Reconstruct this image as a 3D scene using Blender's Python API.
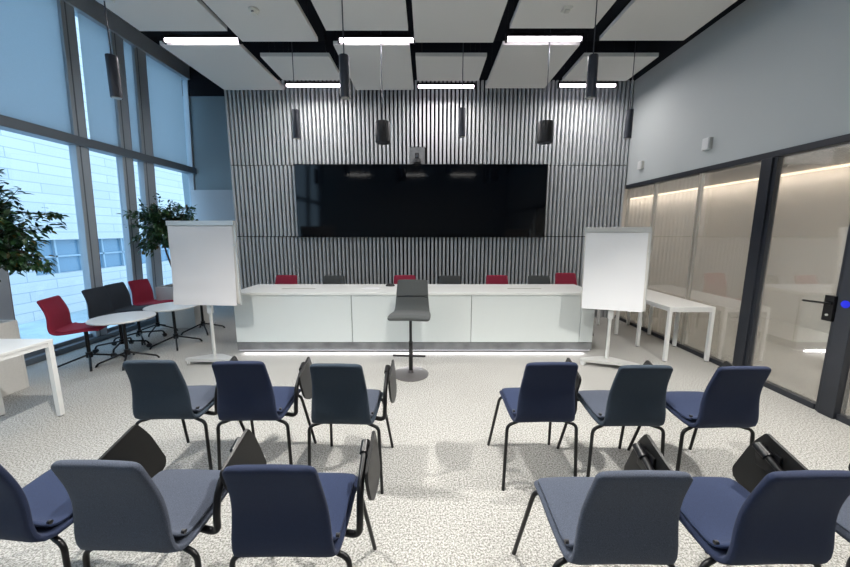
import bpy, bmesh, math, random
from math import sin, cos, pi, radians
from mathutils import Vector, Matrix, noise

for o in list(bpy.data.objects):
    bpy.data.objects.remove(o)
S = bpy.context.scene
C = bpy.context.collection

# ------------------------------------------------------------------ camera
cam = bpy.data.cameras.new('camera')
camo = bpy.data.objects.new('camera', cam)
C.objects.link(camo)
camo.location = (0, 0, 1.5)
camo.rotation_euler = (radians(90 - 8.75), 0, 0)
cam.sensor_width = 36
cam.lens = 340 / 850 * 36
cam.shift_x = -0.00235
cam.clip_start = 0.02
cam.clip_end = 300
S.camera = camo

# ------------------------------------------------------------------ world, exposure
W = bpy.data.worlds.new('sky')
S.world = W
W.use_nodes = True
wn = W.node_tree.nodes
wl = W.node_tree.links
bg = wn['Background']
tc = wn.new('ShaderNodeTexCoord')
sep = wn.new('ShaderNodeSeparateXYZ')
ramp = wn.new('ShaderNodeValToRGB')
ramp.color_ramp.elements[0].position = 0.0
ramp.color_ramp.elements[0].color = (0.56, 0.79, 1.0, 1)
ramp.color_ramp.elements[1].position = 0.7
ramp.color_ramp.elements[1].color = (0.48, 0.72, 1.0, 1)
wl.new(tc.outputs['Generated'], sep.inputs[0])
wl.new(sep.outputs['Z'], ramp.inputs[0])
wl.new(ramp.outputs[0], bg.inputs['Color'])
bg.inputs['Strength'].default_value = 3.0
S.view_settings.view_transform = 'Standard'
S.view_settings.look = 'None'
S.view_settings.gamma = 1
S.view_settings.use_curve_mapping = False
S.view_settings.exposure = 0.0


def area_light(name, loc, sx, sy, power, col, rot=(0, 0, 0)):
    l = bpy.data.lights.new(name, 'AREA')
    l.shape = 'RECTANGLE'
    l.size = sx
    l.size_y = sy
    l.energy = power
    l.color = col
    o = bpy.data.objects.new(name, l)
    o.location = loc
    o.rotation_euler = rot
    C.objects.link(o)
    return o


# fill lights added out of view, standing for more hall ceiling lamps
LP = 8
for lx in (-2.5, -0.5, 1.3):
    for ly in (1.2, -1.3):
        area_light('hall_fill', (lx, ly, 3.52), 0.85, 0.12, LP, (1.0, 0.97, 0.93))


def spot(name, loc, power, col, ang=100, r=0.035):
    l = bpy.data.lights.new(name, 'SPOT')
    l.energy = power
    l.color = col
    l.spot_size = radians(ang)
    l.spot_blend = 0.6
    l.shadow_soft_size = r
    o = bpy.data.objects.new(name, l)
    o.location = loc
    C.objects.link(o)
    return o


# downlights: inside the hanging cylinders in view, and the same cylinders over the audience
for lx in (-2.70, -0.695, 1.39):
    spot('downlight', (lx, 3.1, 2.575), 14, (1.0, 0.97, 0.92), 125)
    spot('downlight', (lx + 0.2, 0.2, 2.575), 14, (1.0, 0.97, 0.92), 125)
for lx in (-1.605, 0.41, 2.46):
    spot('downlight', (lx, 4.42, 2.60), 10, (1.0, 0.97, 0.92), 110)
    spot('downlight', (lx - 0.05, 1.60, 2.60), 240, (1.0, 0.97, 0.92), 130)
# linear lamps in view: light source of each luminaire
NEAR = [(-2.515, 4.17), (-0.565, 4.17), (1.30, 4.14)]
FAR = [(-1.645, 5.36), (0.28, 5.40), (2.345, 5.36)]
for lx, ly in NEAR:
    area_light('lamp_tube_light', (lx, ly, 3.575), 0.82, 0.04, 8, (1.0, 0.96, 0.95))
for lx, ly in FAR:
    area_light('lamp_tube_light', (lx, ly, 3.575), 0.82, 0.04, 16, (1.0, 0.96, 0.95))
# corridor lighting: cove along the far corridor wall
area_light('corridor_cove_light', (5.80, 4.6, 2.40), 0.10, 12.0, 75, (1.0, 0.89, 0.79), (0, radians(-14), 0))
# strip under the desk front
area_light('desk_glow_light', (-0.17, 4.062, 0.026), 4.2, 0.012, 9, (0.97, 0.95, 1.0), (radians(-62), 0, 0))
area_light('corridor_fill', (4.5, 4.6, 2.42), 0.3, 12.0, 75, (1.0, 0.92, 0.84))  # added fill to brighten the corridor wall evenly, no fitting modelled for it

# ------------------------------------------------------------------ materials
def mat(name, col, rough=0.6, metal=0.0, spec=0.5, bump=None, sheen=0.0, coat=0.0):
    m = bpy.data.materials.new(name)
    m.use_nodes = True
    n = m.node_tree.nodes
    l = m.node_tree.links
    b = n['Principled BSDF']
    b.inputs['Base Color'].default_value = (*col, 1)
    b.inputs['Roughness'].default_value = rough
    b.inputs['Metallic'].default_value = metal
    b.inputs['Specular IOR Level'].default_value = spec
    if sheen:
        b.inputs['Sheen Weight'].default_value = sheen
    if coat:
        b.inputs['Coat Weight'].default_value = coat
    if bump:
        sc, st, var = bump
        t = n.new('ShaderNodeTexCoord')
        nz = n.new('ShaderNodeTexNoise')
        nz.inputs['Scale'].default_value = sc
        nz.inputs['Detail'].default_value = 3
        l.new(t.outputs['Object'], nz.inputs['Vector'])
        bp = n.new('ShaderNodeBump')
        bp.inputs['Strength'].default_value = st
        bp.inputs['Distance'].default_value = 0.004
        l.new(nz.outputs['Fac'], bp.inputs['Height'])
        l.new(bp.outputs['Normal'], b.inputs['Normal'])
        if var:
            r = n.new('ShaderNodeValToRGB')
            r.color_ramp.elements[0].position = 0.3
            r.color_ramp.elements[1].position = 0.7
            r.color_ramp.elements[0].color = tuple(c * (1 - var) for c in col) + (1,)
            r.color_ramp.elements[1].color = tuple(min(1, c * (1 + var)) for c in col) + (1,)
            l.new(nz.outputs['Fac'], r.inputs[0])
            l.new(r.outputs[0], b.inputs['Base Color'])
    return m


def emis(name, col, st):
    m = bpy.data.materials.new(name)
    m.use_nodes = True
    b = m.node_tree.nodes['Principled BSDF']
    b.inputs['Base Color'].default_value = (*col, 1)
    b.inputs['Emission Color'].default_value = (*col, 1)
    b.inputs['Emission Strength'].default_value = st
    return m


def glass(name, refl, tint, rough=0.0, haze=0.0, hazecol=(0.7, 0.7, 0.7)):
    m = bpy.data.materials.new(name)
    m.use_nodes = True
    n = m.node_tree.nodes
    l = m.node_tree.links
    n.remove(n['Principled BSDF'])
    tr = n.new('ShaderNodeBsdfTransparent')
    tr.inputs[0].default_value = (*tint, 1)
    gl = n.new('ShaderNodeBsdfGlossy')
    gl.inputs['Roughness'].default_value = rough
    mx = n.new('ShaderNodeMixShader')
    mx.inputs[0].default_value = refl
    l.new(tr.outputs[0], mx.inputs[1])
    l.new(gl.outputs[0], mx.inputs[2])
    out = mx
    if haze:
        d = n.new('ShaderNodeBsdfDiffuse')
        d.inputs[0].default_value = (*hazecol, 1)
        m2 = n.new('ShaderNodeMixShader')
        m2.inputs[0].default_value = haze
        l.new(mx.outputs[0], m2.inputs[1])
        l.new(d.outputs[0], m2.inputs[2])
        out = m2
    l.new(out.outputs[0], n['Material Output'].inputs[0])
    return m


def carpet_mat():
    m = bpy.data.materials.new('speckled_carpet')
    m.use_nodes = True
    n = m.node_tree.nodes
    l = m.node_tree.links
    b = n['Principled BSDF']
    b.inputs['Roughness'].default_value = 0.95
    b.inputs['Specular IOR Level'].default_value = 0.15
    t = n.new('ShaderNodeTexCoord')
    a = n.new('ShaderNodeTexNoise')
    a.inputs['Scale'].default_value = 105
    a.inputs['Detail'].default_value = 4
    a.inputs['Roughness'].default_value = 0.75
    l.new(t.outputs['Object'], a.inputs['Vector'])
    r = n.new('ShaderNodeValToRGB')
    e = r.color_ramp.elements
    e[0].position = 0.40
    e[0].color = (0.17, 0.165, 0.15, 1)
    e[1].position = 0.60
    e[1].color = (0.60, 0.59, 0.56, 1)
    k = e.new(0.50)
    k.color = (0.38, 0.375, 0.35, 1)
    l.new(a.outputs['Fac'], r.inputs[0])
    c = n.new('ShaderNodeTexNoise')
    c.inputs['Scale'].default_value = 1.3
    c.inputs['Detail'].default_value = 2
    l.new(t.outputs['Object'], c.inputs['Vector'])
    r2 = n.new('ShaderNodeValToRGB')
    r2.color_ramp.elements[0].position = 0.35
    r2.color_ramp.elements[0].color = (0.93, 0.93, 0.93, 1)
    r2.color_ramp.elements[1].position = 0.65
    r2.color_ramp.elements[1].color = (1, 1, 1, 1)
    l.new(c.outputs['Fac'], r2.inputs[0])
    mx = n.new('ShaderNodeMix')
    mx.data_type = 'RGBA'
    mx.blend_type = 'MULTIPLY'
    mx.inputs[0].default_value = 1
    l.new(r.outputs[0], mx.inputs[6])
    l.new(r2.outputs[0], mx.inputs[7])
    l.new(mx.outputs[2], b.inputs['Base Color'])
    bp = n.new('ShaderNodeBump')
    bp.inputs['Strength'].default_value = 0.5
    bp.inputs['Distance'].default_value = 0.004
    l.new(a.outputs['Fac'], bp.inputs['Height'])
    l.new(bp.outputs['Normal'], b.inputs['Normal'])
    return m


def blind_mat():
    m = bpy.data.materials.new('blind_fabric')
    m.use_nodes = True
    n = m.node_tree.nodes
    l = m.node_tree.links
    n.remove(n['Principled BSDF'])
    t = n.new('ShaderNodeTexCoord')
    a = n.new('ShaderNodeTexNoise')
    a.inputs['Scale'].default_value = 160
    l.new(t.outputs['Object'], a.inputs['Vector'])
    r = n.new('ShaderNodeValToRGB')
    r.color_ramp.elements[0].position = 0.3
    r.color_ramp.elements[0].color = (0.20, 0.23, 0.26, 1)
    r.color_ramp.elements[1].position = 0.7
    r.color_ramp.elements[1].color = (0.32, 0.36, 0.40, 1)
    l.new(a.outputs['Fac'], r.inputs[0])
    d = n.new('ShaderNodeBsdfDiffuse')
    tr = n.new('ShaderNodeBsdfTranslucent')
    tr.inputs[0].default_value = (0.78, 0.82, 0.84, 1)
    l.new(r.outputs[0], d.inputs[0])
    mx = n.new('ShaderNodeMixShader')
    mx.inputs[0].default_value = 0.68
    l.new(d.outputs[0], mx.inputs[1])
    l.new(tr.outputs[0], mx.inputs[2])
    l.new(mx.outputs[0], n['Material Output'].inputs[0])
    return m


def facade_mat():
    m = bpy.data.materials.new('facade_panels')
    m.use_nodes = True
    n = m.node_tree.nodes
    l = m.node_tree.links
    b = n['Principled BSDF']
    b.inputs['Roughness'].default_value = 0.5
    t = n.new('ShaderNodeTexCoord')
    sp = n.new('ShaderNodeSeparateXYZ')
    l.new(t.outputs['Object'], sp.inputs[0])
    cb = n.new('ShaderNodeCombineXYZ')
    l.new(sp.outputs['Y'], cb.inputs['X'])
    l.new(sp.outputs['Z'], cb.inputs['Y'])
    br = n.new('ShaderNodeTexBrick')
    br.inputs['Color1'].default_value = (0.62, 0.605, 0.58, 1)
    br.inputs['Color2'].default_value = (0.55, 0.55, 0.54, 1)
    br.inputs['Mortar'].default_value = (0.36, 0.39, 0.41, 1)
    br.inputs['Scale'].default_value = 1.0
    br.inputs['Mortar Size'].default_value = 0.022
    br.inputs['Brick Width'].default_value = 4.2
    br.inputs['Row Height'].default_value = 0.55
    br.offset = 0.35
    l.new(cb.outputs[0], br.inputs['Vector'])
    l.new(br.outputs['Color'], b.inputs['Base Color'])
    return m


M = {}
M['carpet'] = carpet_mat()
M['blind'] = blind_mat()
M['facade'] = facade_mat()
M['wall_grey'] = mat('wall_grey_paint', (0.50, 0.525, 0.52), 0.8, bump=(40, 0.05, 0))
M['wall_blue'] = mat('wall_recess_paint', (0.31, 0.39, 0.43), 0.8, bump=(40, 0.05, 0))
M['wall_light'] = mat('recess_panel', (0.52, 0.56, 0.60), 0.6, bump=(40, 0.05, 0))
M['black_void'] = mat('black_ceiling_paint', (0.004, 0.006, 0.012), 0.9)
M['panel'] = mat('acoustic_panel', (0.66, 0.65, 0.62), 0.9, bump=(200, 0.1, 0))
M['slat'] = mat('grey_slat', (0.48, 0.50, 0.51), 0.55, bump=(60, 0.05, 0.03))
M['slat_back'] = mat('slat_backing_felt', (0.008, 0.009, 0.011), 0.9)
M['frame_blue'] = mat('window_frame_paint', (0.42, 0.48, 0.53), 0.4)
M['frame_dark'] = mat('window_rail_dark', (0.15, 0.18, 0.21), 0.35)
M['mull_bronze'] = mat('mullion_edge_bronze', (0.20, 0.15, 0.15), 0.4)
M['black_frame'] = mat('anthracite_frame', (0.018, 0.021, 0.028), 0.4)
M['alu'] = mat('aluminium', (0.62, 0.61, 0.58), 0.35, 0.6)
M['brushed_steel'] = mat('brushed_steel', (0.16, 0.15, 0.15), 0.35, 0.7)
M['white'] = mat('white_laminate', (0.70, 0.705, 0.69), 0.35, bump=(30, 0.03, 0))
M['desk_white'] = mat('desk_white_lacquer', (0.66, 0.70, 0.69), 0.3, bump=(30, 0.02, 0))
M['top_white'] = mat('desk_top_white', (0.82, 0.83, 0.80), 0.3, bump=(30, 0.02, 0))
M['beige'] = mat('planter_beige', (0.60, 0.585, 0.55), 0.5, bump=(50, 0.05, 0.03))
M['stone'] = mat('grey_plinth', (0.17, 0.175, 0.18), 0.25, bump=(6, 0.05, 0.25))
M['black_metal'] = mat('black_powder_coat', (0.004, 0.004, 0.005), 0.35, spec=0.35)
M['black_plastic'] = mat('black_plastic', (0.010, 0.010, 0.012), 0.45)
M['tablet'] = mat('tablet_laminate', (0.008, 0.008, 0.008), 0.45, spec=0.3)
M['lamp_metal'] = mat('lamp_graphite', (0.045, 0.05, 0.065), 0.4, 0.3)
M['navy'] = mat('navy_fabric', (0.0075, 0.0155, 0.047), 0.9, bump=(420, 0.25, 0.25), sheen=0.04)
M['slate'] = mat('slate_fabric', (0.050, 0.061, 0.088), 0.9, bump=(420, 0.3, 0.4), sheen=0.05)
M['slate_shaded'] = mat('slate_fabric_shaded', (0.020, 0.034, 0.052), 0.9, bump=(420, 0.3, 0.3), sheen=0.05)  # darker copy of slate: shade on the far-row backs put into the colour
M['navy_lit'] = mat('navy_fabric_lit', (0.012, 0.023, 0.064), 0.9, bump=(420, 0.25, 0.25), sheen=0.04)  # lighter copy of navy for seats: light from above is in the colour
M['red'] = mat('crimson_fabric', (0.27, 0.012, 0.04), 0.85, bump=(420, 0.2, 0.15), sheen=0.03)
M['charcoal'] = mat('charcoal_fabric', (0.055, 0.06, 0.06), 0.85, bump=(420, 0.2, 0.15), sheen=0.1)
M['dark_blue'] = mat('dark_slate_fabric', (0.022, 0.030, 0.042), 0.85, bump=(420, 0.2, 0.15), sheen=0.02)
M['paper'] = mat('flipchart_paper', (0.80, 0.80, 0.81), 0.7, bump=(7, 0.55, 0))
M['paper_warm'] = mat('flipchart_paper_warm', (0.72, 0.69, 0.68), 0.7, bump=(7, 0.4, 0))
M['paper_ivory'] = mat('flipchart_board_edge', (0.62, 0.60, 0.56), 0.5)
M['chart_metal'] = mat('flipchart_metal', (0.60, 0.60, 0.58), 0.35, 0.3)
M['screen'] = mat('screen_glass', (0.0008, 0.0015, 0.003), 0.07, 0, 0.22)
M['tube'] = emis('lamp_diffuser', (1.0, 0.90, 1.0), 9)
M['glow'] = emis('led_strip', (0.95, 0.93, 1.0), 1.5)
M['cove'] = emis('corridor_led', (1.0, 0.85, 0.66), 3.5)
M['win_glass'] = glass('window_glass', 0.06, (0.93, 0.97, 1.0))
M['part_glass'] = glass('partition_glass', 0.30, (0.90, 0.89, 0.86), 0.05, 0.16, (0.62, 0.61, 0.57))
M['corr_wall'] = mat('corridor_wall', (0.66, 0.63, 0.59), 0.8, bump=(40, 0.05, 0))
M['ext_glass'] = mat('exterior_glass', (0.16, 0.27, 0.36), 0.15, 0, 0.6)
M['ext_frame'] = mat('exterior_window_bars', (0.35, 0.45, 0.52), 0.5)
M['ext_ground'] = mat('exterior_paving', (0.42, 0.52, 0.55), 0.7, bump=(0.4, 0.2, 0.25))
M['bark'] = mat('bark', (0.09, 0.06, 0.04), 0.9, bump=(60, 0.5, 0.3))
M['soil'] = mat('soil', (0.02, 0.018, 0.016), 0.95, bump=(80, 0.6, 0.3))
M['sensor'] = mat('sensor_plastic', (0.50, 0.49, 0.45), 0.5)
M['blue_sticker'] = mat('blue_sticker', (0.01, 0.02, 0.75), 0.4)
M['detector'] = mat('detector_plastic', (0.62, 0.61, 0.55), 0.5)


def leaf_mat():
    m = mat('ficus_leaf', (0.02, 0.055, 0.02), 0.4)
    n = m.node_tree.nodes
    l = m.node_tree.links
    oi = n.new('ShaderNodeNewGeometry')
    r = n.new('ShaderNodeValToRGB')
    e = r.color_ramp.elements
    e[0].color = (0.012, 0.040, 0.018, 1)
    e[1].color = (0.05, 0.09, 0.02, 1)
    k = e.new(0.93)
    k.color = (0.04, 0.11, 0.03, 1)
    q = e.new(0.97)
    q.color = (0.22, 0.13, 0.03, 1)
    l.new(oi.outputs['Random Per Island'], r.inputs[0])
    l.new(r.outputs[0], n['Principled BSDF'].inputs['Base Color'])
    return m


M['leaf'] = leaf_mat()

# ------------------------------------------------------------------ mesh helpers
class MB:
    def __init__(s):
        s.bm = bmesh.new()

    def box(s, x0, x1, y0, y1, z0, z1, bev=0.0, mtx=None):
        g = bmesh.ops.create_cube(s.bm, size=1)
        vs = g['verts']
        for v in vs:
            v.co = Vector(((x0 + x1) / 2 + v.co.x * (x1 - x0), (y0 + y1) / 2 + v.co.y * (y1 - y0), (z0 + z1) / 2 + v.co.z * (z1 - z0)))
        if bev:
            es = list({e for v in vs for e in v.link_edges})
            r = bmesh.ops.bevel(s.bm, geom=es, offset=bev, segments=2, affect='EDGES', profile=0.6)
            vs = list({v for f in r['faces'] for v in f.verts} | {v for v in vs if v.is_valid})
        if mtx:
            bmesh.ops.transform(s.bm, matrix=mtx, verts=vs)
        return s

    def prism(s, pts, a, b, axis='x', bev=0.0, mtx=None):
        def mk(p, t):
            if axis == 'x':
                return Vector((t, p[0], p[1]))
            if axis == 'y':
                return Vector((p[0], t, p[1]))
            return Vector((p[0], p[1], t))
        v0 = [s.bm.verts.new(mk(p, a)) for p in pts]
        v1 = [s.bm.verts.new(mk(p, b)) for p in pts]
        n = len(pts)
        fs = [s.bm.faces.new(v0[::-1]), s.bm.faces.new(v1)]
        for i in range(n):
            fs.append(s.bm.faces.new((v0[i], v0[(i + 1) % n], v1[(i + 1) % n], v1[i])))
        vs = v0 + v1
        if bev:
            es = list({e for f in fs[:2] for e in f.edges})
            r = bmesh.ops.bevel(s.bm, geom=es, offset=bev, segments=2, affect='EDGES')
            vs = list({v for f in r['faces'] for v in f.verts} | {v for v in vs if v.is_valid})
        if mtx:
            bmesh.ops.transform(s.bm, matrix=mtx, verts=vs)
        return s

    def tube(s, pts, r, n=10, closed=False, cap=True):
        pts = [Vector(p) for p in pts]
        rings = []
        up = None
        N = len(pts)
        for i, p in enumerate(pts):
            if closed:
                d = (pts[(i + 1) % N] - pts[i - 1]).normalized()
            elif i == 0:
                d = (pts[1] - p).normalized()
            elif i == N - 1:
                d = (p - pts[i - 1]).normalized()
            else:
                d = ((pts[i + 1] - p).normalized() + (p - pts[i - 1]).normalized()).normalized()
            if up is None:
                up = Vector((0, 0, 1)) if abs(d.z) < 0.9 else Vector((1, 0, 0))
            u = (up - d * up.dot(d)).normalized()
            up = u
            w = d.cross(u)
            rr = r[i] if isinstance(r, (list, tuple)) else r
            rings.append([s.bm.verts.new(p + (u * cos(2 * pi * k / n) + w * sin(2 * pi * k / n)) * rr) for k in range(n)])
        M_ = N if closed else N - 1
        for i in range(M_):
            a = rings[i]
            b = rings[(i + 1) % N]
            for k in range(n):
                s.bm.faces.new((a[k], a[(k + 1) % n], b[(k + 1) % n], b[k]))
        if cap and not closed:
            s.bm.faces.new(rings[0][::-1])
            s.bm.faces.new(rings[-1])
        return s

    def lathe(s, prof, loc=(0, 0, 0), n=32, axis='z', sx=1, sy=1):
        loc = Vector(loc)
        rings = []
        for r, z in prof:
            ring = []
            for k in range(n):
                a = 2 * pi * k / n
                x, y = r * cos(a) * sx, r * sin(a) * sy
                p = Vector((x, y, z)) if axis == 'z' else (Vector((x, z, y)) if axis == 'y' else Vector((z, x, y)))
                ring.append(s.bm.verts.new(loc + p))
            rings.append(ring)
        for a, b in zip(rings, rings[1:]):
            for k in range(n):
                s.bm.faces.new((a[k], a[(k + 1) % n], b[(k + 1) % n], b[k]))
        s.bm.faces.new(rings[0][::-1])
        s.bm.faces.new(rings[-1])
        return s

    def build(s, name, m, parent=None, smooth=True):
        bm = s.bm
        bmesh.ops.recalc_face_normals(bm, faces=bm.faces)
        me = bpy.data.meshes.new(name)
        bm.to_mesh(me)
        bm.free()
        if smooth:
            for p in me.polygons:
                p.use_smooth = True
            try:
                me.set_sharp_from_angle(angle=radians(35))
            except Exception:
                pass
        me.materials.append(m)
        o = bpy.data.objects.new(name, me)
        C.objects.link(o)
        if parent is not None:
            o.parent = parent
        return o


def bez(pts, n=8, rad=0.05):
    """polyline with rounded corners of given radius"""
    pts = [Vector(p) for p in pts]
    out = [pts[0]]
    for i in range(1, len(pts) - 1):
        a, b, c = pts[i - 1], pts[i], pts[i + 1]
        r = min(rad, (a - b).length * 0.48, (c - b).length * 0.48)
        p0 = b + (a - b).normalized() * r
        p2 = b + (c - b).normalized() * r
        for k in range(n + 1):
            t = k / n
            out.append(p0 * (1 - t) ** 2 + b * 2 * t * (1 - t) + p2 * t * t)
    out.append(pts[-1])
    return out


def roundpoly(pts, rad, n=5):
    P = [Vector((p[0], p[1], 0)) for p in pts]
    out = []
    N = len(P)
    for i in range(N):
        a, b, c = P[i - 1], P[i], P[(i + 1) % N]
        rd = rad[i] if isinstance(rad, (list, tuple)) else rad
        r = min(rd, (a - b).length * 0.48, (c - b).length * 0.48)
        p0 = b + (a - b).normalized() * r
        p2 = b + (c - b).normalized() * r
        for k in range(n + 1):
            t = k / n
            q = p0 * (1 - t) ** 2 + b * 2 * t * (1 - t) + p2 * t * t
            out.append((q.x, q.y))
    return out


def catmull(P, n=6):
    out = []
    for i in range(len(P) - 1):
        p0 = P[max(i - 1, 0)]
        p1 = P[i]
        p2 = P[i + 1]
        p3 = P[min(i + 2, len(P) - 1)]
        for k in range(n):
            t = k / n
            out.append(tuple(0.5 * ((2 * b) + (-a + c) * t + (2 * a - 5 * b + 4 * c - d) * t * t + (-a + 3 * b - 3 * c + d) * t ** 3)
                             for a, b, c, d in zip(p0, p1, p2, p3)))
    out.append(tuple(P[-1]))
    return out


def props(o, label=None, cat=None, group=None, kind=None):
    if label:
        o['label'] = label
    if cat:
        o['category'] = cat
    if group:
        o['group'] = group
    if kind:
        o['kind'] = kind
    return o


def thing(name, label, cat, loc=(0, 0, 0), rz=0.0, group=None):
    o = bpy.data.objects.new(name, None)
    o.empty_display_size = 0.1
    C.objects.link(o)
    o.location = loc
    o.rotation_euler = (0, 0, rz)
    return props(o, label, cat, group)


def dup(root, loc=None, rz=None, label=None, group=None, parent=None):
    r = root.copy()
    C.objects.link(r)
    if parent is not None:
        r.parent = parent
    if loc is not None:
        r.location = loc
    if rz is not None:
        r.rotation_euler = (0, 0, rz)
    if label:
        r['label'] = label
    if group:
        r['group'] = group
    for ch in list(root.children):
        dup(ch, parent=r)
    return r


def struct(o):
    o['kind'] = 'structure'
    return o


# ================================================================== SETTING
XR, XL, YB, YF = 3.30, -4.50, 5.80, -3.2
ZT = 4.45      # black ceiling
ZW = 3.86      # top of the painted walls

struct(MB().box(XL - 0.1, 6.1, YF - 0.1, 12.0, -0.12, 0.0).build('floor', M['carpet'], smooth=False))
struct(MB().box(XL - 0.12, XR + 0.12, YF - 0.1, 6.82, ZT, ZT + 0.12).build('ceiling', M['black_void'], smooth=False))

# front wall behind the slats
wf = struct(MB().box(-3.25, XR + 0.12, YB + 0.075, 6.80, 0, ZW).build('wall_front', M['slat_back'], smooth=False))
struct(MB().box(-3.26, XR, YB + 0.055, 6.80, ZW, ZT).build('trim_1', M['black_void'], smooth=False))
# slatted panelling in three courses
def slats(x0, x1, z0, z1, name, hole=None):
    mb = MB()
    n = int(round((x1 - x0) / 0.0662))
    p = (x1 - x0) / n
    for i in range(n):
        cx = x0 + (i + 0.5) * p
        a, b = cx - p * 0.28, cx + p * 0.28
        za = z0
        if hole and hole[0] < cx < hole[1]:
            za = hole[2]
        mb.prism([(a + 0.004, YB), (b - 0.004, YB), (b, YB + 0.006), (b, YB + 0.075), (a, YB + 0.075), (a, YB + 0.006)], za, z1, axis='z')
    return struct(mb.build(name, M['slat'], smooth=False))


slats(-3.24, XR - 0.01, 2.575, ZW, 'trim_2', hole=(-0.30, -0.02, 2.86))
slats(-3.24, -2.16, 1.415, 2.560, 'trim_3')
slats(1.965, XR - 0.01, 1.415, 2.560, 'trim_4')
slats(-3.24, XR - 0.01, 0.0, 1.400, 'trim_5')

# recess at the left of the slat wall
struct(MB().box(XL - 0.16, -3.25, 6.70, 6.82, 0, 3.95).build('wall_recess', M['wall_blue'], smooth=False))
struct(MB().box(XL - 0.16, -3.262, 6.68, 6.82, 3.95, ZT).build('trim_6', M['black_void'], smooth=False))
struct(MB().box(-4.47, -3.26, 6.62, 6.695, 0.12, 2.27).build('trim_7', M['wall_light'], smooth=False))
struct(MB().box(-4.47, -3.26, 6.64, 6.695, 0.0, 0.10).build('baseboard_recess', M['frame_blue'], smooth=False))

# wall behind the camera
struct(MB().box(XL - 0.1, XR + 0.12, YF - 0.12, YF, 0, ZT).build('wall_rear', M['wall_grey'], smooth=False))

# right wall above the glass partition
struct(MB().box(XR, XR + 0.12, YF, YB + 0.06, 2.25, ZW).build('wall_right', M['wall_grey'], smooth=False))
struct(MB().box(XR, XR + 0.12, YF, YB + 0.06, ZW, ZT).build('trim_8', M['black_void'], smooth=False))
struct(MB().box(XR - 0.02, XR + 0.10, YF, YB, 2.19, 2.25, 0.004).build('trim_9', M['black_frame'], smooth=False))
struct(MB().box(XR - 0.012, XR + 0.06, 2.70, YB, 0.0, 0.05, 0.004).build('baseboard_right', M['black_frame'], smooth=False))
struct(MB().box(XR - 0.03, XR + 0.07, 3.36, 3.47, 0.0, 2.19, 0.004).build('trim_10', M['black_frame'], smooth=False))
struct(MB().box(XR - 0.012, XR + 0.04, 3.325, 3.36, 0.0, 2.19, 0.003).build('trim_11', M['black_frame'], smooth=False))
struct(MB().box(XR, XR + 0.10, YF, 0.9, 0.0, 2.25).build('wall_right_lower', M['wall_grey'], smooth=False))


def win(name, x, y0, y1, z0, z1, m, t=0.012):
    return struct(MB().box(x, x + t, y0, y1, z0, z1).build(name, m, smooth=False))


w1 = win('window_1', XR + 0.02, 5.09, YB, 0.05, 2.19, M['part_glass'])
w2 = win('window_2', XR + 0.02, 4.265, 5.07, 0.05, 2.19, M['part_glass'])
w3 = win('window_3', XR + 0.02, 3.47, 4.245, 0.05, 2.19, M['part_glass'])
w4 = win('window_4', XR + 0.02, 0.9, 2.54, 0.05, 2.19, M['part_glass'])
for w, y in ((w1, 5.08), (w2, 4.255)):
    MB().box(XR + 0.006, XR + 0.045, y - 0.020, y - 0.013, 0.05, 2.19).box(XR + 0.006, XR + 0.045, y + 0.013, y + 0.020, 0.05, 2.19).build('joint_profile', M['alu'], w, smooth=False)
MB().box(XR - 0.01, XR + 0.06, 0.9, 2.54, 0, 0.05).build('bottom_rail', M['black_frame'], w4, smooth=False)

# glass door
d1 = struct(MB().box(XR + 0.02, XR + 0.032, 2.69, 3.325, 0.05, 2.19).build('door_1', M['part_glass'], smooth=False))
MB().box(XR - 0.03, XR + 0.07, 2.545, 2.655, 0, 2.19, 0.004).build('door_post', M['black_frame'], d1, smooth=False)
MB().box(XR - 0.010, XR + 0.05, 2.655, 2.690, 0, 2.19, 0.003).build('door_stile', M['black_frame'], d1, smooth=False)
lk = MB().box(XR - 0.035, XR + 0.02, 2.672, 2.742, 0.775, 0.985, 0.004).build('door_lock', M['black_metal'], d1, smooth=False)
MB().tube(bez([(XR - 0.03, 2.70, 0.925), (XR - 0.075, 2.70, 0.925), (XR - 0.075, 2.86, 0.915)], rad=0.02), 0.009).lathe([(0.02, -0.012), (0.02, 0)], (XR - 0.035, 2.70, 0.925), 20, 'x').build('door_handle', M['black_metal'], d1)
MB().lathe([(0.009, -0.008), (0.009, 0)], (XR - 0.035, 2.705, 0.825), 16, 'x').build('keyhole', M['alu'], d1)
MB().lathe([(0.030, -0.003), (0.030, 0)], (XR - 0.030, 2.60, 0.935), 24, 'x').build('blue_sticker', M['blue_sticker'], d1)

# corridor behind the partition
struct(MB().box(5.95, 6.07, YF, 12.0, 0, 2.44).build('wall_corridor', M['corr_wall'], smooth=False))
struct(MB().box(XR + 0.12, 6.07, YF, 12.0, 2.44, 2.54).build('ceiling_corridor', M['corr_wall'], smooth=False))
struct(MB().box(XR + 0.12, 6.07, 12.0, 12.1, 0, 2.54).build('wall_corridor_end', M['corr_wall'], smooth=False))
struct(MB().box(XR + 0.12, 6.07, YF - .1, YF, 0, 2.54).build('wall_corridor_rear', M['corr_wall'], smooth=False))
struct(MB().box(XR + 0.0, XR + 0.12, YB + 0.07, 12.0, 0, 2.54).build('wall_corridor_inner', M['corr_wall'], smooth=False))
t_ = MB().box(5.90, 5.945, YF, 12.0, 2.405, 2.435).build('corridor_strip_light', M['cove'], smooth=False)
props(t_, 'warm strip light along the top of the corridor wall behind the glass', 'strip light')
t_ = MB().lathe([(0.055, -0.05), (0.07, -0.03), (0.07, 0)], (5.1, 5.1, 2.44), 24).build('corridor_downlight', M['sensor'])
props(t_, 'small round ceiling fitting in the corridor seen through the glass door', 'ceiling light')

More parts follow.
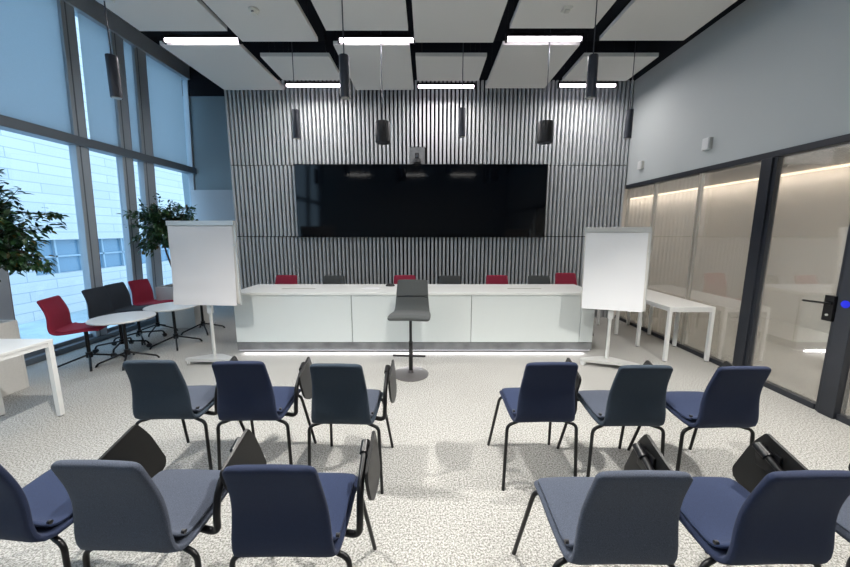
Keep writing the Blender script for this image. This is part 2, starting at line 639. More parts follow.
# left window wall -----------------------------------------------------
zr0, zr1 = 2.57, 2.68   # transom
mulls = [(-3.2, -3.0), (-1.7, -1.5), (0.1, 0.3), (1.9, 2.1), (3.42, 3.62), (4.49, 4.66), (5.15, 5.34), (5.52, 5.74), (6.66, 6.70)]
struct(MB().box(XL - 0.12, XL + 0.06, YF, 6.70, 0.0, 0.07, 0.005).build('baseboard_left', M['frame_dark'], smooth=False))
struct(MB().box(XL - 0.10, XL + 0.08, YF, 6.70, zr0, zr1, 0.005).build('trim_12', M['frame_dark'], smooth=False))
struct(MB().box(XL - 0.12, XL + 0.07, YF, 6.70, 4.22, ZT).build('trim_13', M['frame_blue'], smooth=False))
k = 14
for i, (a, b) in enumerate(mulls):
    o = struct(MB().box(XL - 0.06, XL + 0.035, a, b - 0.012, 0.07, 4.25, 0.004).build('trim_%d' % k, M['frame_blue'], smooth=False))
    MB().box(XL - 0.06, XL + 0.03, b - 0.011, b, 0.07, 4.25).build('edge_strip', M['mull_bronze'], o, smooth=False)
    MB().box(XL + 0.03, XL + 0.038, a + 0.045, a + 0.06, 0.07, 4.25).build('dark_strip', M['frame_dark'], o, smooth=False)  # dark strip standing slightly proud of the post face
    k += 1
n = 5
for (a, b), (c_, d_) in zip(mulls, mulls[1:]):
    o = win('window_%d' % n, XL - 0.04, b, c_, 0.07, zr0, M['win_glass'])
    MB().box(XL - 0.05, XL - 0.02, b, b + 0.02, 0.07, zr0).box(XL - 0.05, XL - 0.02, b + 0.02, c_, 0.07, 0.12).build('window_frame', M['frame_dark'], o, smooth=False)
    n += 1
    win('window_%d' % n, XL - 0.04, b, c_, zr1, 4.22, M['win_glass'])
    n += 1
# roller blinds in the upper lights
BL = [(2.1, 3.42, 'wide grey roller blind filling the upper left corner of the photo'),
      (3.62, 4.49, 'grey roller blind just left of the bright gap in the upper windows'),
      (4.735, 5.15, 'grey roller blind behind the leftmost hanging cylinder lamp'),
      (5.34, 5.52, 'narrowest grey roller blind, between two close window posts'),
      (5.74, 6.56, 'grey roller blind nearest the far corner of the window wall')]
for a, b, lab in [(0.3, 1.9, None)] + BL:
    if lab is None:
        continue
    r = thing('roller_blind', lab, 'blind', (XL + 0.012, (a + b) / 2, zr1), 0, 'roller blinds over the upper windows')
    h = (b - a) / 2
    MB().box(-0.018, -0.014, -h, h, 0.0, 1.54).build('blind_fabric', M['blind'], r, smooth=False)
    MB().box(-0.026, -0.006, -h, h, 0.0, 0.022, 0.003).build('bottom_bar', M['frame_dark'], r, smooth=False)

# the curtain wall leans slightly inwards towards its top
for o in list(C.objects):
    if o.type != 'MESH':
        continue
    root = o.parent or o
    if root.name.split('.')[0] == 'roller_blind' or (root.get('kind') == 'structure' and o.data.vertices and max(v.co.x for v in o.data.vertices) < XL + 0.2 and max(v.co.x for v in o.data.vertices) > XL - 0.2):
        z0_ = root.location.z
        for v in o.data.vertices:
            v.co.x += 0.042 * (v.co.z + z0_) - 0.06

# outside ----------------------------------------------------------------
struct(MB().box(-60, XL - 2.0, -60, 90, -3.7, -3.5).build('ground', M['ext_ground'], smooth=False))
b = thing('office_building', 'pale panelled building across the street seen through the windows', 'building', (-22, 20, -3.5))
mb = MB()
mb.box(-2.0, 0, -60, 60, 0.0, 2.5).box(-2.0, 0, -60, 60, 4.5, 26).box(-2.0, 0, -60, -1.0, 2.5, 4.5).box(-2.0, 0, 15.5, 60, 2.5, 4.5)
mb.build('facade', M['facade'], b, smooth=False)
MB().box(-0.6, -0.45, -1.0, 15.5, 2.5, 4.5).build('window_band', M['ext_glass'], b, smooth=False)
mb = MB()
for i in range(12):
    y = -1.0 + i * 1.5
    mb.box(-0.45, -0.3, y - 0.05, y + 0.05, 2.5, 4.5)
mb.box(-0.45, -0.3, -1, 15.5, 3.45, 3.55)
mb.build('window_bars', M['ext_frame'], b, smooth=False)

# ================================================================== CEILING PANELS AND LAMPS
ZP = 3.60
even = [(-2.07, -1.22), (-0.14, 0.745), (1.92, 2.86)]
odd = [(-3.05, -2.12), (-1.07, -0.20), (0.865, 1.745)]
plabs = {
    ('n', 0): 'suspended light grey ceiling panel, second from the left in the near row, with a round detector',
    ('n', 1): 'suspended light grey ceiling panel at the top centre right of the middle, without detector',
    ('n', 2): 'suspended light grey ceiling panel at the top right beside the right wall',
    ('o', 0): 'suspended light grey ceiling panel nearest the windows in the near row',
    ('o', 1): 'suspended light grey ceiling panel above the middle lamp tube of the near row',
    ('o', 2): 'suspended light grey ceiling panel with a small square detector, above the right lamp tube',
}
def panel(x0, x1, y0, y1, lab):
    r = thing('ceiling_panel', lab, 'ceiling panel', ((x0 + x1) / 2, (y0 + y1) / 2, ZP), 0, 'suspended acoustic ceiling panels')
    hx, hy = (x1 - x0) / 2, (y1 - y0) / 2
    MB().box(-hx, hx, -hy, hy, 0, 0.045, 0.004).build('board', M['panel'], r, smooth=False)
    MB().box(-hx + 0.05, -hx + 0.09, -hy + 0.05, hy - 0.05, 0.045, 0.085).box(hx - 0.09, hx - 0.05, -hy + 0.05, hy - 0.05, 0.045, 0.085).build('frame', M['black_metal'], r, smooth=False)
    for sx in (-1, 1):
        for sy in (-1, 1):
            MB().tube([(sx * (hx - 0.07), sy * (hy - 0.1), 0.08), (sx * (hx - 0.07), sy * (hy - 0.1), ZT - ZP)], 0.002, 6).build('suspension_wire', M['black_metal'], r)
    return r


panel(*even[0], 2.90, 4.18, plabs[('n', 0)])
panel(*even[1], 2.90, 4.20, plabs[('n', 1)])
panel(*even[2], 2.90, 4.16, plabs[('n', 2)])
panel(*odd[0], 2.60, 3.98, plabs[('o', 0)])
panel(*odd[1], 2.60, 3.97, plabs[('o', 1)])
panel(*odd[2], 2.60, 3.93, plabs[('o', 2)])
panel(-3.05, -2.14, 4.25, 5.50, 'light grey ceiling panel of the far row hanging nearest the windows')
panel(*odd[1], 4.25, 5.50, 'light grey ceiling panel of the far row behind the middle near lamp tube')
panel(*odd[2], 4.25, 5.44, 'light grey ceiling panel of the far row behind the right near lamp tube')
panel(-2.03, -1.19, 4.51, 5.17, 'short light grey ceiling panel in front of the left far lamp tube')
panel(-0.14, 0.73, 4.51, 5.19, 'short light grey ceiling panel in front of the centre far lamp tube')
panel(1.91, 2.82, 4.51, 5.19, 'short light grey ceiling panel in front of the right far lamp tube')


def lineal(x, y, lab, g):
    r = thing('linear_lamp', lab, 'ceiling light', (x, y, 3.58), 0, g)
    MB().box(-0.41, 0.41, -0.018, 0.018, 0.012, 0.045, 0.005).build('diffuser', M['tube'], r, smooth=False)
    MB().box(-0.43, 0.43, -0.024, 0.024, 0.046, 0.075, 0.003).box(-0.43, -0.412, -0.024, 0.024, -0.002, 0.05).box(0.412, 0.43, -0.024, 0.024, -0.002, 0.05).build('housing', M['black_metal'], r, smooth=False)
    for sx in (-0.35, 0.35):
        MB().tube([(sx, 0, 0.07), (sx, 0, ZT - 3.58)], 0.003, 6).build('suspension_wire', M['black_metal'], r)


for (x, y), lab in zip(NEAR, ('left', 'middle', 'right')):
    lineal(x, y, '%s white glowing lamp tube of the three nearer, larger-looking ones' % lab, 'linear lamps of the near row')
for (x, y), lab in zip(FAR, ('left', 'middle', 'right')):
    lineal(x, y, '%s white glowing lamp tube of the three close to the slatted wall' % lab, 'linear lamps of the far row')


def pendant(x, y, lab, z0=2.62, h=0.33, r0=0.042, can=False, name='pendant_lamp', cat='pendant lamp', g='hanging cylinder lamps'):
    r = thing(name, lab, cat, (x, y, z0), 0, g)
    MB().lathe([(r0 * .97, 0.004), (r0, 0.0), (r0, h - 0.004), (r0 * .95, h)], n=32).build('lamp_body', M['lamp_metal'], r)
    MB().lathe([(r0 * .8, -0.003), (r0 * .8, 0.003)], n=24).build('lamp_opening', M['alu'], r)
    MB().tube([(0, 0, h - 0.002), (0, 0, ZT - z0 + 0.01)], 0.005, 8).build('cord', M['lamp_metal'], r)
    if can:
        MB().box(-0.065, 0.065, -0.03, 0.03, 3.36 - z0, 3.40 - z0, 0.004).build('canopy', M['alu'], r)
    return r


pendant(-2.64, 3.1, 'dark slim cylinder lamp hanging in front of the window blinds', can=True)
pendant(-0.695, 3.1, 'dark slim cylinder lamp hanging in front of the middle near lamp tube')
pendant(1.39, 3.1, 'dark slim cylinder lamp hanging right of the right near lamp tube')
pendant(-1.605, 4.42, 'dark slim cylinder lamp above the left end of the black screen', z0=2.63)
pendant(0.43, 4.42, 'dark slim cylinder lamp above the centre right part of the black screen', z0=2.65)
pendant(2.475, 4.42, 'dark slim cylinder lamp hanging at the corner with the right wall', z0=2.63)
for x, lab in ((-0.52, 'short wide dark cylinder speaker hanging left of the video camera'), (1.39, 'short wide dark cylinder speaker hanging above the right part of the screen')):
    r = thing('hanging_speaker', lab, 'speaker', (x, 4.222, 2.53), 0, 'hanging cylinder speakers')
    MB().lathe([(0.080, 0.0), (0.088, 0.008), (0.088, 0.222), (0.080, 0.235)], n=36).build('speaker_body', M['black_plastic'], r)
    MB().lathe([(0.073, -0.004), (0.073, 0.002)], n=30).build('speaker_grille', M['lamp_metal'], r)
    MB().tube([(0, 0, 0.233), (0, 0, ZT - 2.52)], 0.005, 8).build('cord', M['lamp_metal'], r)

r = thing('smoke_detector', 'round cream smoke detector under the second panel from the windows', 'smoke detector', (-1.66, 3.62, ZP))
MB().lathe([(0.026, -0.045), (0.034, -0.036), (0.036, -0.02), (0.048, -0.016), (0.05, 0.0)], n=28).build('detector_body', M['detector'], r)
MB().box(-0.012, 0.012, -0.036, -0.028, -0.037, -0.028).build('slot', M['black_plastic'], r)
r = thing('motion_sensor', 'small square white sensor under the panel right of centre', 'sensor', (1.335, 3.60, ZP))
MB().box(-0.04, 0.04, -0.04, 0.04, -0.02, 0.0, 0.005).build('sensor_base', M['detector'], r)
MB().box(-0.024, 0.024, -0.024, 0.024, -0.035, -0.019, 0.005).build('sensor_lens', M['sensor'], r)

# wall sensors on the right wall
for y, s_, lab in ((5.43, 0.075, 'smaller white box sensor high on the right wall near the corner'), (4.18, 0.085, 'larger white box sensor high on the right wall above the black header')):
    r = thing('wall_sensor', lab, 'sensor', (XR, y, 2.44), 0, 'box sensors on the right wall')
    MB().box(-0.05, 0.0, -s_ * .55, s_ * .55, 0, s_ * 1.6, 0.008).build('sensor_housing', M['white'], r)
    MB().box(-0.035, 0.0, -s_ * .62, -s_ * .555, 0.004, s_ * 1.55, 0.003).build('side_cap', M['sensor'], r)

# ================================================================== SCREEN, CAMERA
r = thing('video_wall', 'very wide black glossy screen mounted on the slatted wall', 'screen', (-0.095, YB, 1.405))
MB().box(-2.055, 2.055, -0.06, -0.012, 0.0, 1.165, 0.006).build('screen_panel', M['screen'], r, smooth=False)
mb = MB()
mb.box(-2.065, 2.065, -0.050, 0.05, -0.008, 0.0).box(-2.065, 2.065, -0.050, 0.05, 1.165, 1.173).box(-2.065, -2.056, -0.05, 0.05, -0.008, 1.173).box(2.056, 2.065, -0.05, 0.05, -0.008, 1.173)
mb.box(-2.0, 2.0, -0.011, 0.05, 0.1, 1.05)
mb.build('bezel', M['black_plastic'], r, smooth=False)
r = thing('video_camera', 'small black conference camera standing on the screen in a grey niche', 'camera', (-0.16, 5.72, 2.579))
MB().box(-0.125, 0.125, 0.085, 0.13, -0.0, 0.27).build('mounting_plate', M['stone'], r, smooth=False)
MB().box(-0.06, 0.06, -0.05, 0.085, 0, 0.012, 0.003).lathe([(0.062, 0.012), (0.062, 0.03), (0.055, 0.065), (0.045, 0.07)], n=28).build('camera_base', M['black_plastic'], r)
MB().box(-0.035, 0.035, -0.045, 0.045, 0.065, 0.16, 0.012).build('camera_head', M['black_plastic'], r)
MB().lathe([(0.02, -0.06), (0.024, -0.044)], (0, 0, 0.105), 20, 'y').build('lens', M['lamp_metal'], r)

# ================================================================== DESK
dk = thing('presidium_desk', 'long white panelled conference desk in front of the slatted wall', 'desk', (-0.16, 4.05, 0))
X0, X1 = -2.22, 2.23
MB().box(X0, X1, 0.0, 0.68, 0.733, 0.763, 0.004).build('desktop', M['top_white'], dk, smooth=False)
seams = [X0 + 0.012, -0.765, 0.705, 2.05, X1 - 0.012]
for a, b_ in zip(seams, seams[1:]):
    MB().box(a + 0.004, b_ - 0.004, 0.02, 0.045, 0.135, 0.730, 0.003).build('front_panel', M['desk_white'], dk, smooth=False)
MB().box(X0 + 0.02, X1 - 0.02, 0.046, 0.06, 0.10, 0.730).build('inner_panel', M['stone'], dk, smooth=False)
for a in (X0 + 0.012, X1 - 0.037):
    MB().box(a, a + 0.025, 0.06, 0.66, 0.135, 0.730, 0.003).build('end_panel', M['desk_white'], dk, smooth=False)
pl = MB().box(X0 + 0.02, X1 - 0.02, 0.018, 0.64, 0.034, 0.132).build('plinth', M['stone'], dk, smooth=False)
MB().box(X0 + 0.03, X1 - 0.03, 0.035, 0.050, 0.024, 0.0335).build('led_strip', M['glow'], dk, smooth=False)
for cx, lab in ((-1.50, None), (1.42, None)):
    MB().box(cx - 0.215, cx + 0.215, 0.27, 0.315, 0.763, 0.767).build('cable_flap', M['sensor'], dk, smooth=False)
props(MB().prism([(-0.11, -0.07), (0.10, -0.075), (0.12, 0.07), (-0.09, 0.075)], 0.7635, 0.7695, axis='z').build('paper_stack', M['paper']), 'white sheets lying on the desk left of the bar stool', 'paper').location = (-0.72, 4.37, 0)
props(MB().lathe([(0.06, 0.0), (0.062, 0.012), (0.045, 0.028), (0.02, 0.034)], n=24, sx=1, sy=0.7).build('conference_microphone', M['black_plastic']), 'small flat black device lying on the desk beside the sheets', 'device').location = (-0.50, 4.56, 0.7635)

# ================================================================== CHAIRS
def shell_mesh(prof, t0=0.03, curve=0.016, expo=0.26, nring=32, capround=0.024):
    """prof: list of (y, z, halfwidth)"""
    P = catmull(prof, 6)
    # arc length
    L = [0]
    for a, b_ in zip(P, P[1:]):
        L.append(L[-1] + math.hypot(b_[0] - a[0], b_[1] - a[1]))
    T = L[-1]
    # end refinement
    S_ = [0.0, 0.0015, 0.004, 0.008, 0.015, capround] + [capround + (T - 2 * capround) * i / 30 for i in range(1, 30)] + [T - capround, T - 0.015, T - 0.008, T - 0.004, T - 0.0015, T]

    def at(s):
        for i in range(len(L) - 1):
            if s <= L[i + 1] + 1e-9:
                f = (s - L[i]) / max(L[i + 1] - L[i], 1e-9)
                a, b_ = P[i], P[i + 1]
                d = Vector((0, b_[0] - a[0], b_[1] - a[1])).normalized()
                return [a[j] + (b_[j] - a[j]) * f for j in range(3)], d
        a, b_ = P[-2], P[-1]
        return list(P[-1]), Vector((0, b_[0] - a[0], b_[1] - a[1])).normalized()
    mb = MB()
    rings = []
    for s in S_:
        (y, z, w), d = at(s)
        nn = Vector((0, -d.z, d.y))   # upward / forward side normal
        e = min(s, T - s)
        if e < capround:
            q = 1 - e / capround
            w2 = w - capround * (1 - math.sqrt(max(0, 1 - q * q)))
        else:
            w2 = w
        te = min(1, math.sqrt(max(0, 1 - (1 - min(e, 0.012) / 0.012) ** 2)) * 0.85 + 0.15)
        ring = []
        for k in range(nring):
            a = 2 * pi * k / nring
            cx, sy = cos(a), sin(a)
            x = w2 * math.copysign(abs(cx) ** expo, cx)
            h = t0 * te / 2 * math.copysign(abs(sy) ** 0.6, sy)
            off = curve * (x / w) ** 2
            ring.append(mb.bm.verts.new(Vector((x, y, z)) + nn * (h + off * (-1))))
        rings.append(ring)
    for a, b_ in zip(rings, rings[1:]):
        for k in range(nring):
            mb.bm.faces.new((a[k], a[(k + 1) % nring], b_[(k + 1) % nring], b_[k]))
    mb.bm.faces.new(rings[0][::-1])
    mb.bm.faces.new(rings[-1])
    return mb


# nn for travelling from seat front (+y) to back (-y): d=(0,-1,0) -> nn=(0,0,-1): flip via curve sign below
SEATP = [(0.120, 0.448, 0.176), (0.09, 0.460, 0.178), (0.02, 0.460, 0.178), (-0.08, 0.448, 0.177), (-0.175, 0.440, 0.174),
         (-0.218, 0.446, 0.170), (-0.240, 0.470, 0.166), (-0.246, 0.52, 0.162), (-0.244, 0.58, 0.157), (-0.247, 0.64, 0.151),
         (-0.260, 0.70, 0.145), (-0.280, 0.76, 0.141), (-0.300, 0.816, 0.138)]
PADP = [(0.108, 0.474, 0.164), (0.08, 0.481, 0.166), (0.02, 0.481, 0.166), (-0.08, 0.469, 0.165), (-0.15, 0.463, 0.163), (-0.185, 0.468, 0.160), (-0.208, 0.484, 0.157)]


def chair(name, label, cat, fab, seatfab, arm=True, group=None, base='legs', labels=True):
    r = thing(name, label, cat, (0, 0, 0), 0, group)
    shell_mesh(SEATP, 0.028, -0.004).build('shell', fab, r)
    shell_mesh(PADP, 0.018, -0.004).build('seat_pad', seatfab, r)
    if base == 'legs':
        for sx in (-1, 1):
            MB().tube(bez([(sx * 0.08, -0.15, 0.424), (sx * 0.14, -0.19, 0.416), (sx * 0.199, -0.202, 0.402), (sx * 0.213, -0.215, 0.0)], rad=0.06), 0.0095, 12).build('leg', M['black_metal'], r)
            MB().tube(bez([(sx * 0.03, 0.06, 0.428), (sx * 0.172, 0.095, 0.432), (sx * 0.216, 0.21, 0.0)], rad=0.05), 0.0095, 12).build('leg', M['black_metal'], r)
        MB().box(-0.10, 0.10, -0.17, 0.09, 0.414, 0.434, 0.005).build('under_frame', M['black_metal'], r)
        for sx in (-1, 1):
            MB().lathe([(0.007, -0.006), (0.007, 0.006)], (sx * 0.166, -0.205, 0.492), 12, 'x').build('corner_bolt', M['black_plastic'], r)
    if arm:
        a = MB().tube(bez([(0.08, -0.10, 0.415), (0.218, -0.115, 0.400), (0.224, -0.125, 0.47), (0.222, -0.10, 0.57), (0.216, 0.05, 0.645)], rad=0.06), 0.0125, 14).build('armrest', M['black_metal'], r)
        MB().tube([(0.216, 0.02, 0.632), (0.216, 0.068, 0.653)], 0.018, 12).tube([(0.216, 0.055, 0.648), (0.238, 0.055, 0.644)], 0.014, 12).box(0.232, 0.242, -0.01, 0.085, 0.56, 0.65, 0.004).build('hinge', M['black_metal'], a)
        poly = roundpoly([(0.065, 0.705), (0.115, 0.63), (0.185, 0.455), (0.155, 0.415), (0.03, 0.42), (-0.06, 0.49), (-0.11, 0.61), (-0.115, 0.645)], [0.008, 0.06, 0.03, 0.03, 0.06, 0.06, 0.03, 0.012], 4)
        t = MB().prism(poly, 0.0, 0.012, axis='x', bev=0.0025, mtx=Matrix.Translation((0.243, 0, 0))).build('writing_tablet', M['tablet'], r)
    return r


BL = 'blue-grey upholstered chair with folded writing tablet '
specs = [
    # x, y, yaw, colour, label
    (-1.495, 2.035, 1, 'slate_shaded', 'grey-blue conference chair at the left end of the far left row'),
    (-1.010, 2.020, 1, 'navy', 'navy blue conference chair in the middle of the far left row'),
    (-0.465, 1.985, -2, 'slate_shaded', 'grey-blue conference chair at the aisle end of the far left row'),
    (0.655, 2.005, 1, 'navy', 'navy blue conference chair at the aisle end of the far right row'),
    (1.130, 1.965, 0, 'slate_shaded', 'grey-blue conference chair in the middle of the far right row'),
    (1.618, 1.950, 1, 'navy', 'navy blue conference chair at the right end of the far right row'),
    (-1.470, 1.270, -5, 'navy', 'navy blue conference chair cut off by the left edge, near row'),
    (-0.985, 1.225, -2, 'slate', 'grey-blue conference chair in the near left row behind a black tablet'),
    (-0.465, 1.205, 0, 'navy', 'navy blue conference chair at the aisle end of the near left row'),
    (0.625, 1.180, 0, 'slate', 'grey-blue conference chair at the aisle end of the near right row'),
    (1.110, 1.180, 1, 'navy', 'navy blue conference chair in the near right row beside the right edge'),
    (1.640, 1.200, 0, 'slate', 'grey-blue conference chair mostly cut off by the right edge, near row'),
]
proto = {}
for x, y, a, c_, lab in specs:
    g = 'audience chairs with writing tablets'
    if c_ not in proto:
        o = chair('conference_chair', lab, 'chair', M[c_], M['slate' if c_ != 'navy' else 'navy_lit'], True, g)
        proto[c_] = o
        o.location = (x, y, 0)
        o.rotation_euler = (0, 0, radians(a))
    else:
        dup(proto[c_], (x, y, 0), radians(a), lab, g)

# seats behind the desk (facing the audience)
order = [(-2.08, 'red', 'crimson chair behind the left end of the desk'),
         (-1.365, 'charcoal', 'dark grey chair behind the desk, first grey from the left'),
         (-0.33, 'red', 'crimson chair behind the desk just left of the bar stool back'),
         (0.33, 'charcoal', 'dark grey chair behind the desk just right of the bar stool'),
         (1.035, 'red', 'crimson chair behind the desk between two dark grey ones, right half'),
         (1.645, 'charcoal', 'dark grey chair behind the desk touching the last crimson one'),
         (2.065, 'red', 'crimson chair behind the right end of the desk beside the flipchart')]
pr = {}
for x, c_, lab in order:
    g = 'chairs behind the desk'
    y = 4.70 if c_ == 'red' else 4.66
    if x > 2:
        x, y = 2.16, 4.97     # stands clear of the desk's end panel
    if c_ not in pr:
        o = chair('desk_chair', lab, 'chair', M[c_], M[c_], False, g)
        pr[c_] = o
        o.location = (x, y, 0)
        o.rotation_euler = (0, 0, pi)
        o.scale = (1.14, 1.0, 1.05)
    else:
        dup(pr[c_], (x, y, 0), pi, lab, g)


# chairs and low round tables by the windows
def star_base(r, rad=0.27, z1=0.43, h0=0.12, castors=False, n=4, rot=0.6):
    MB().tube([(0, 0, h0 - 0.03), (0, 0, z1)], 0.017, 14).lathe([(0.028, h0 - 0.035), (0.028, h0 + 0.03)], n=20).build('column', M['black_metal'], r)
    for k in range(n):
        a = rot + 2 * pi * k / n
        d = Vector((cos(a), sin(a), 0))
        end = d * rad
        lo = 0.055 if castors else 0.0
        l = MB().tube(bez([(0, 0, h0), (end.x * .93, end.y * .93, lo + 0.035), (end.x, end.y, lo)], rad=0.03), 0.0105, 10).build('base_leg', M['black_metal'], r)
        if castors:
            side = Vector((-d.y, d.x, 0))
            p = end + Vector((0, 0, 0.026))
            MB().tube([p - side * 0.02, p - side * 0.006], 0.026, 16).tube([p + side * 0.006, p + side * 0.02], 0.026, 16).tube([p + Vector((0, 0, 0.0)), p + Vector((0, 0, 0.035))], 0.007, 8).build('castor', M['black_plastic'], l)


def swivel(name, lab, fab, loc, rz, castors, g=None, rot=0.6, sc=(1, 1, 1)):
    r = thing(name, lab, 'chair', loc, rz, g)
    r.scale = sc
    for pname, prof, t, cv in (('shell', SEATP, 0.034, -0.012), ('seat_pad', PADP, 0.02, -0.01)):
        sm = shell_mesh([(y + 0.06, z - 0.01, 0.6 * w + 0.4 * 0.182 + 0.008) for y, z, w in prof], t, -0.004)
        sm.build(pname, fab, r)
    MB().box(-0.09, 0.09, -0.09, 0.09, 0.412, 0.428, 0.004).build('seat_plate', M['black_metal'], r)
    star_base(r, castors=castors, z1=0.42, rot=rot)
    return r


swivel('swivel_chair', 'crimson swivel chair standing nearest by the window, left of the round tables', M['red'], (-3.84, 3.70, 0), radians(-68), False, 'swivel chairs by the window', 0.4, (1.1, 1.1, 0.98))
swivel('swivel_chair', 'dark slate swivel chair on castors behind the nearer round table, left one', M['dark_blue'], (-3.88, 4.165, 0), radians(-84), True, 'swivel chairs by the window', 0.3)
swivel('swivel_chair', 'dark slate swivel chair on castors behind the nearer round table, right one', M['dark_blue'], (-3.97, 4.54, 0), radians(-84), True, 'swivel chairs by the window', 0.7)
swivel('swivel_chair', 'crimson swivel chair standing between the dark chairs and the far planter', M['red'], (-4.05, 4.96, 0), radians(-95), False, 'swivel chairs by the window', 0.3, (0.95, 0.95, 0.98))
for i, (x, y, lab) in enumerate([(-3.45, 3.75, 'nearest low round white table with black four-foot base'),
                                 (-3.33, 4.35, 'low round white table half covered by the left flipchart'),
                                 (-3.38, 4.98, 'low round white table almost hidden behind the left flipchart')]):
    r = thing('round_table', lab, 'table', (x, y, 0), 0, 'low round tables by the window')
    MB().lathe([(0.28, 0.515), (0.298, 0.522), (0.300, 0.532), (0.296, 0.538)], n=56).build('tabletop', M['white'], r)
    star_base(r, rad=0.28, z1=0.516, h0=0.13, rot=0.55 + 0.1 * i)

# ================================================================== FLIPCHARTS
def flipchart(lab, loc, rz, w, z0, z1, paper_m, tilt=3, wave=0.0):
    r = thing('flipchart', lab, 'flipchart', loc, rz, 'flipchart easels')
    T = Matrix.Translation((0, 0, z0)) @ Matrix.Rotation(radians(-tilt), 4, 'X')
    h = z1 - z0
    bd = MB().box(-w / 2, w / 2, -0.02, 0.0, 0, h, 0.006, mtx=T).build('board', M['paper_ivory'], r, smooth=False)
    # paper pad, slightly wavy
    mb = MB()
    nx, nz = 12, 22
    g = []
    for j in range(nz + 1):
        row = []
        for i in range(nx + 1):
            u, v = i / nx, j / nz
            off = -0.026 - wave * sin(v * 26 + u) * (1 - v) - 0.005 * noise.noise(Vector((u * 3 + w, v * 6, 1.7))) - (0.015 * (1 - v) ** 3)
            row.append(mb.bm.verts.new(T @ Vector((-w / 2 + 0.008 + u * (w - 0.03), off, -0.015 + v * (h - 0.035)))))
        g.append(row)
    for j in range(nz):
        for i in range(nx):
            mb.bm.faces.new((g[j][i], g[j][i + 1], g[j + 1][i + 1], g[j + 1][i]))
    ed = [e for e in mb.bm.edges if e.is_boundary]
    ex = bmesh.ops.extrude_edge_only(mb.bm, edges=ed)
    for v in ex['geom']:
        if isinstance(v, bmesh.types.BMVert):
            v.co.y += 0.006
    pp = mb.build('paper_pad', paper_m, r)
    MB().box(-w / 2 + 0.0, w / 2 - 0.0, -0.036, -0.018, h - 0.045, h + 0.006, 0.004, mtx=T).build('clamp_bar', M['chart_metal'], r, smooth=False)
    MB().box(w / 2 - 0.004, w / 2 + 0.010, -0.02, 0.0, -0.01, h, 0.002, mtx=T).lathe([(0.012, -0.036), (0.012, -0.02)], (w / 2 - 0.005, 0.0, z0 + h * 0.72), 12, 'y').build('side_rail', M['chart_metal'], r, smooth=False)
    MB().box(-0.028, 0.028, 0.004, 0.036, -0.12, h - 0.15, 0.003, mtx=T).build('back_channel', M['chart_metal'], r, smooth=False)
    MB().tube([(0, 0.02, 0.06), (0, 0.02, z0 + 0.3)], 0.017, 16).build('pole', M['chart_metal'], r)
    MB().prism(roundpoly([(-0.27, -0.10), (0.30, -0.08), (0.32, -0.04), (0.05, 0.09), (-0.05, 0.09), (-0.29, -0.06)], 0.03), 0.045, 0.075, axis='z', bev=0.006).build('base_plate', M['chart_metal'], r)
    for px, py, a in ((-0.25, -0.075, 0.7), (0.28, -0.065, -0.7), (0, 0.07, 0.0)):
        c = MB()
        p = Vector((px, py, 0.026))
        d = Vector((cos(a), sin(a), 0))
        c.tube([p - d * 0.014, p - d * 0.003], 0.026, 16).tube([p + d * 0.003, p + d * 0.014], 0.026, 16).tube([p, p + Vector((0, 0, 0.03))], 0.008, 8)
        c.build('castor', M['white'], r)
    return r


flipchart('white flipchart easel with blank paper left of the desk, before the windows', (-2.455, 3.74, 0), radians(-4), 0.765, 0.70, 1.605, M['paper_warm'], 1, 0.003)
flipchart('white flipchart easel with blank paper right of the desk, before the glass wall', (2.03, 3.66, 0), radians(-20), 0.62, 0.66, 1.535, M['paper'], 3)

# ================================================================== BAR STOOL
r = thing('bar_stool', 'dark grey bar stool on a round foot standing before the desk', 'stool', (-0.17, 3.42, 0), radians(180 - 4))
MB().lathe([(0.185, 0.0), (0.187, 0.008), (0.16, 0.014), (0.03, 0.020), (0.025, 0.05)], n=48).build('foot_plate', M['brushed_steel'], r)
MB().tube([(0, 0, 0.03), (0, 0, 0.36)], 0.022, 18).tube([(0, 0, 0.35), (0, 0, 0.638)], 0.015, 16).build('column', M['black_metal'], r)
MB().tube(bez([(0, 0, 0.29), (0, 0.13, 0.26)], rad=0.01), 0.009, 10).tube([(-0.165, 0.135, 0.255), (0.165, 0.135, 0.255)], 0.011, 10).tube([(0, 0, 0.33), (0, 0.09, 0.265)], 0.008, 8).build('footrest', M['black_metal'], r)
P_ = [(0.19, 0.642, 0.208), (0.15, 0.660, 0.212), (0.05, 0.660, 0.212), (-0.06, 0.653, 0.203), (-0.12, 0.662, 0.19), (-0.150, 0.71, 0.182), (-0.155, 0.79, 0.175), (-0.165, 0.86, 0.170), (-0.185, 0.93, 0.166), (-0.205, 0.985, 0.162)]
shell_mesh(P_, 0.042, -0.010).build('shell', M['charcoal'], r)
MB().tube([(-0.166, -0.128, 0.823), (0.166, -0.128, 0.823)], 0.004, 8).build('back_seam', M['black_plastic'], r)

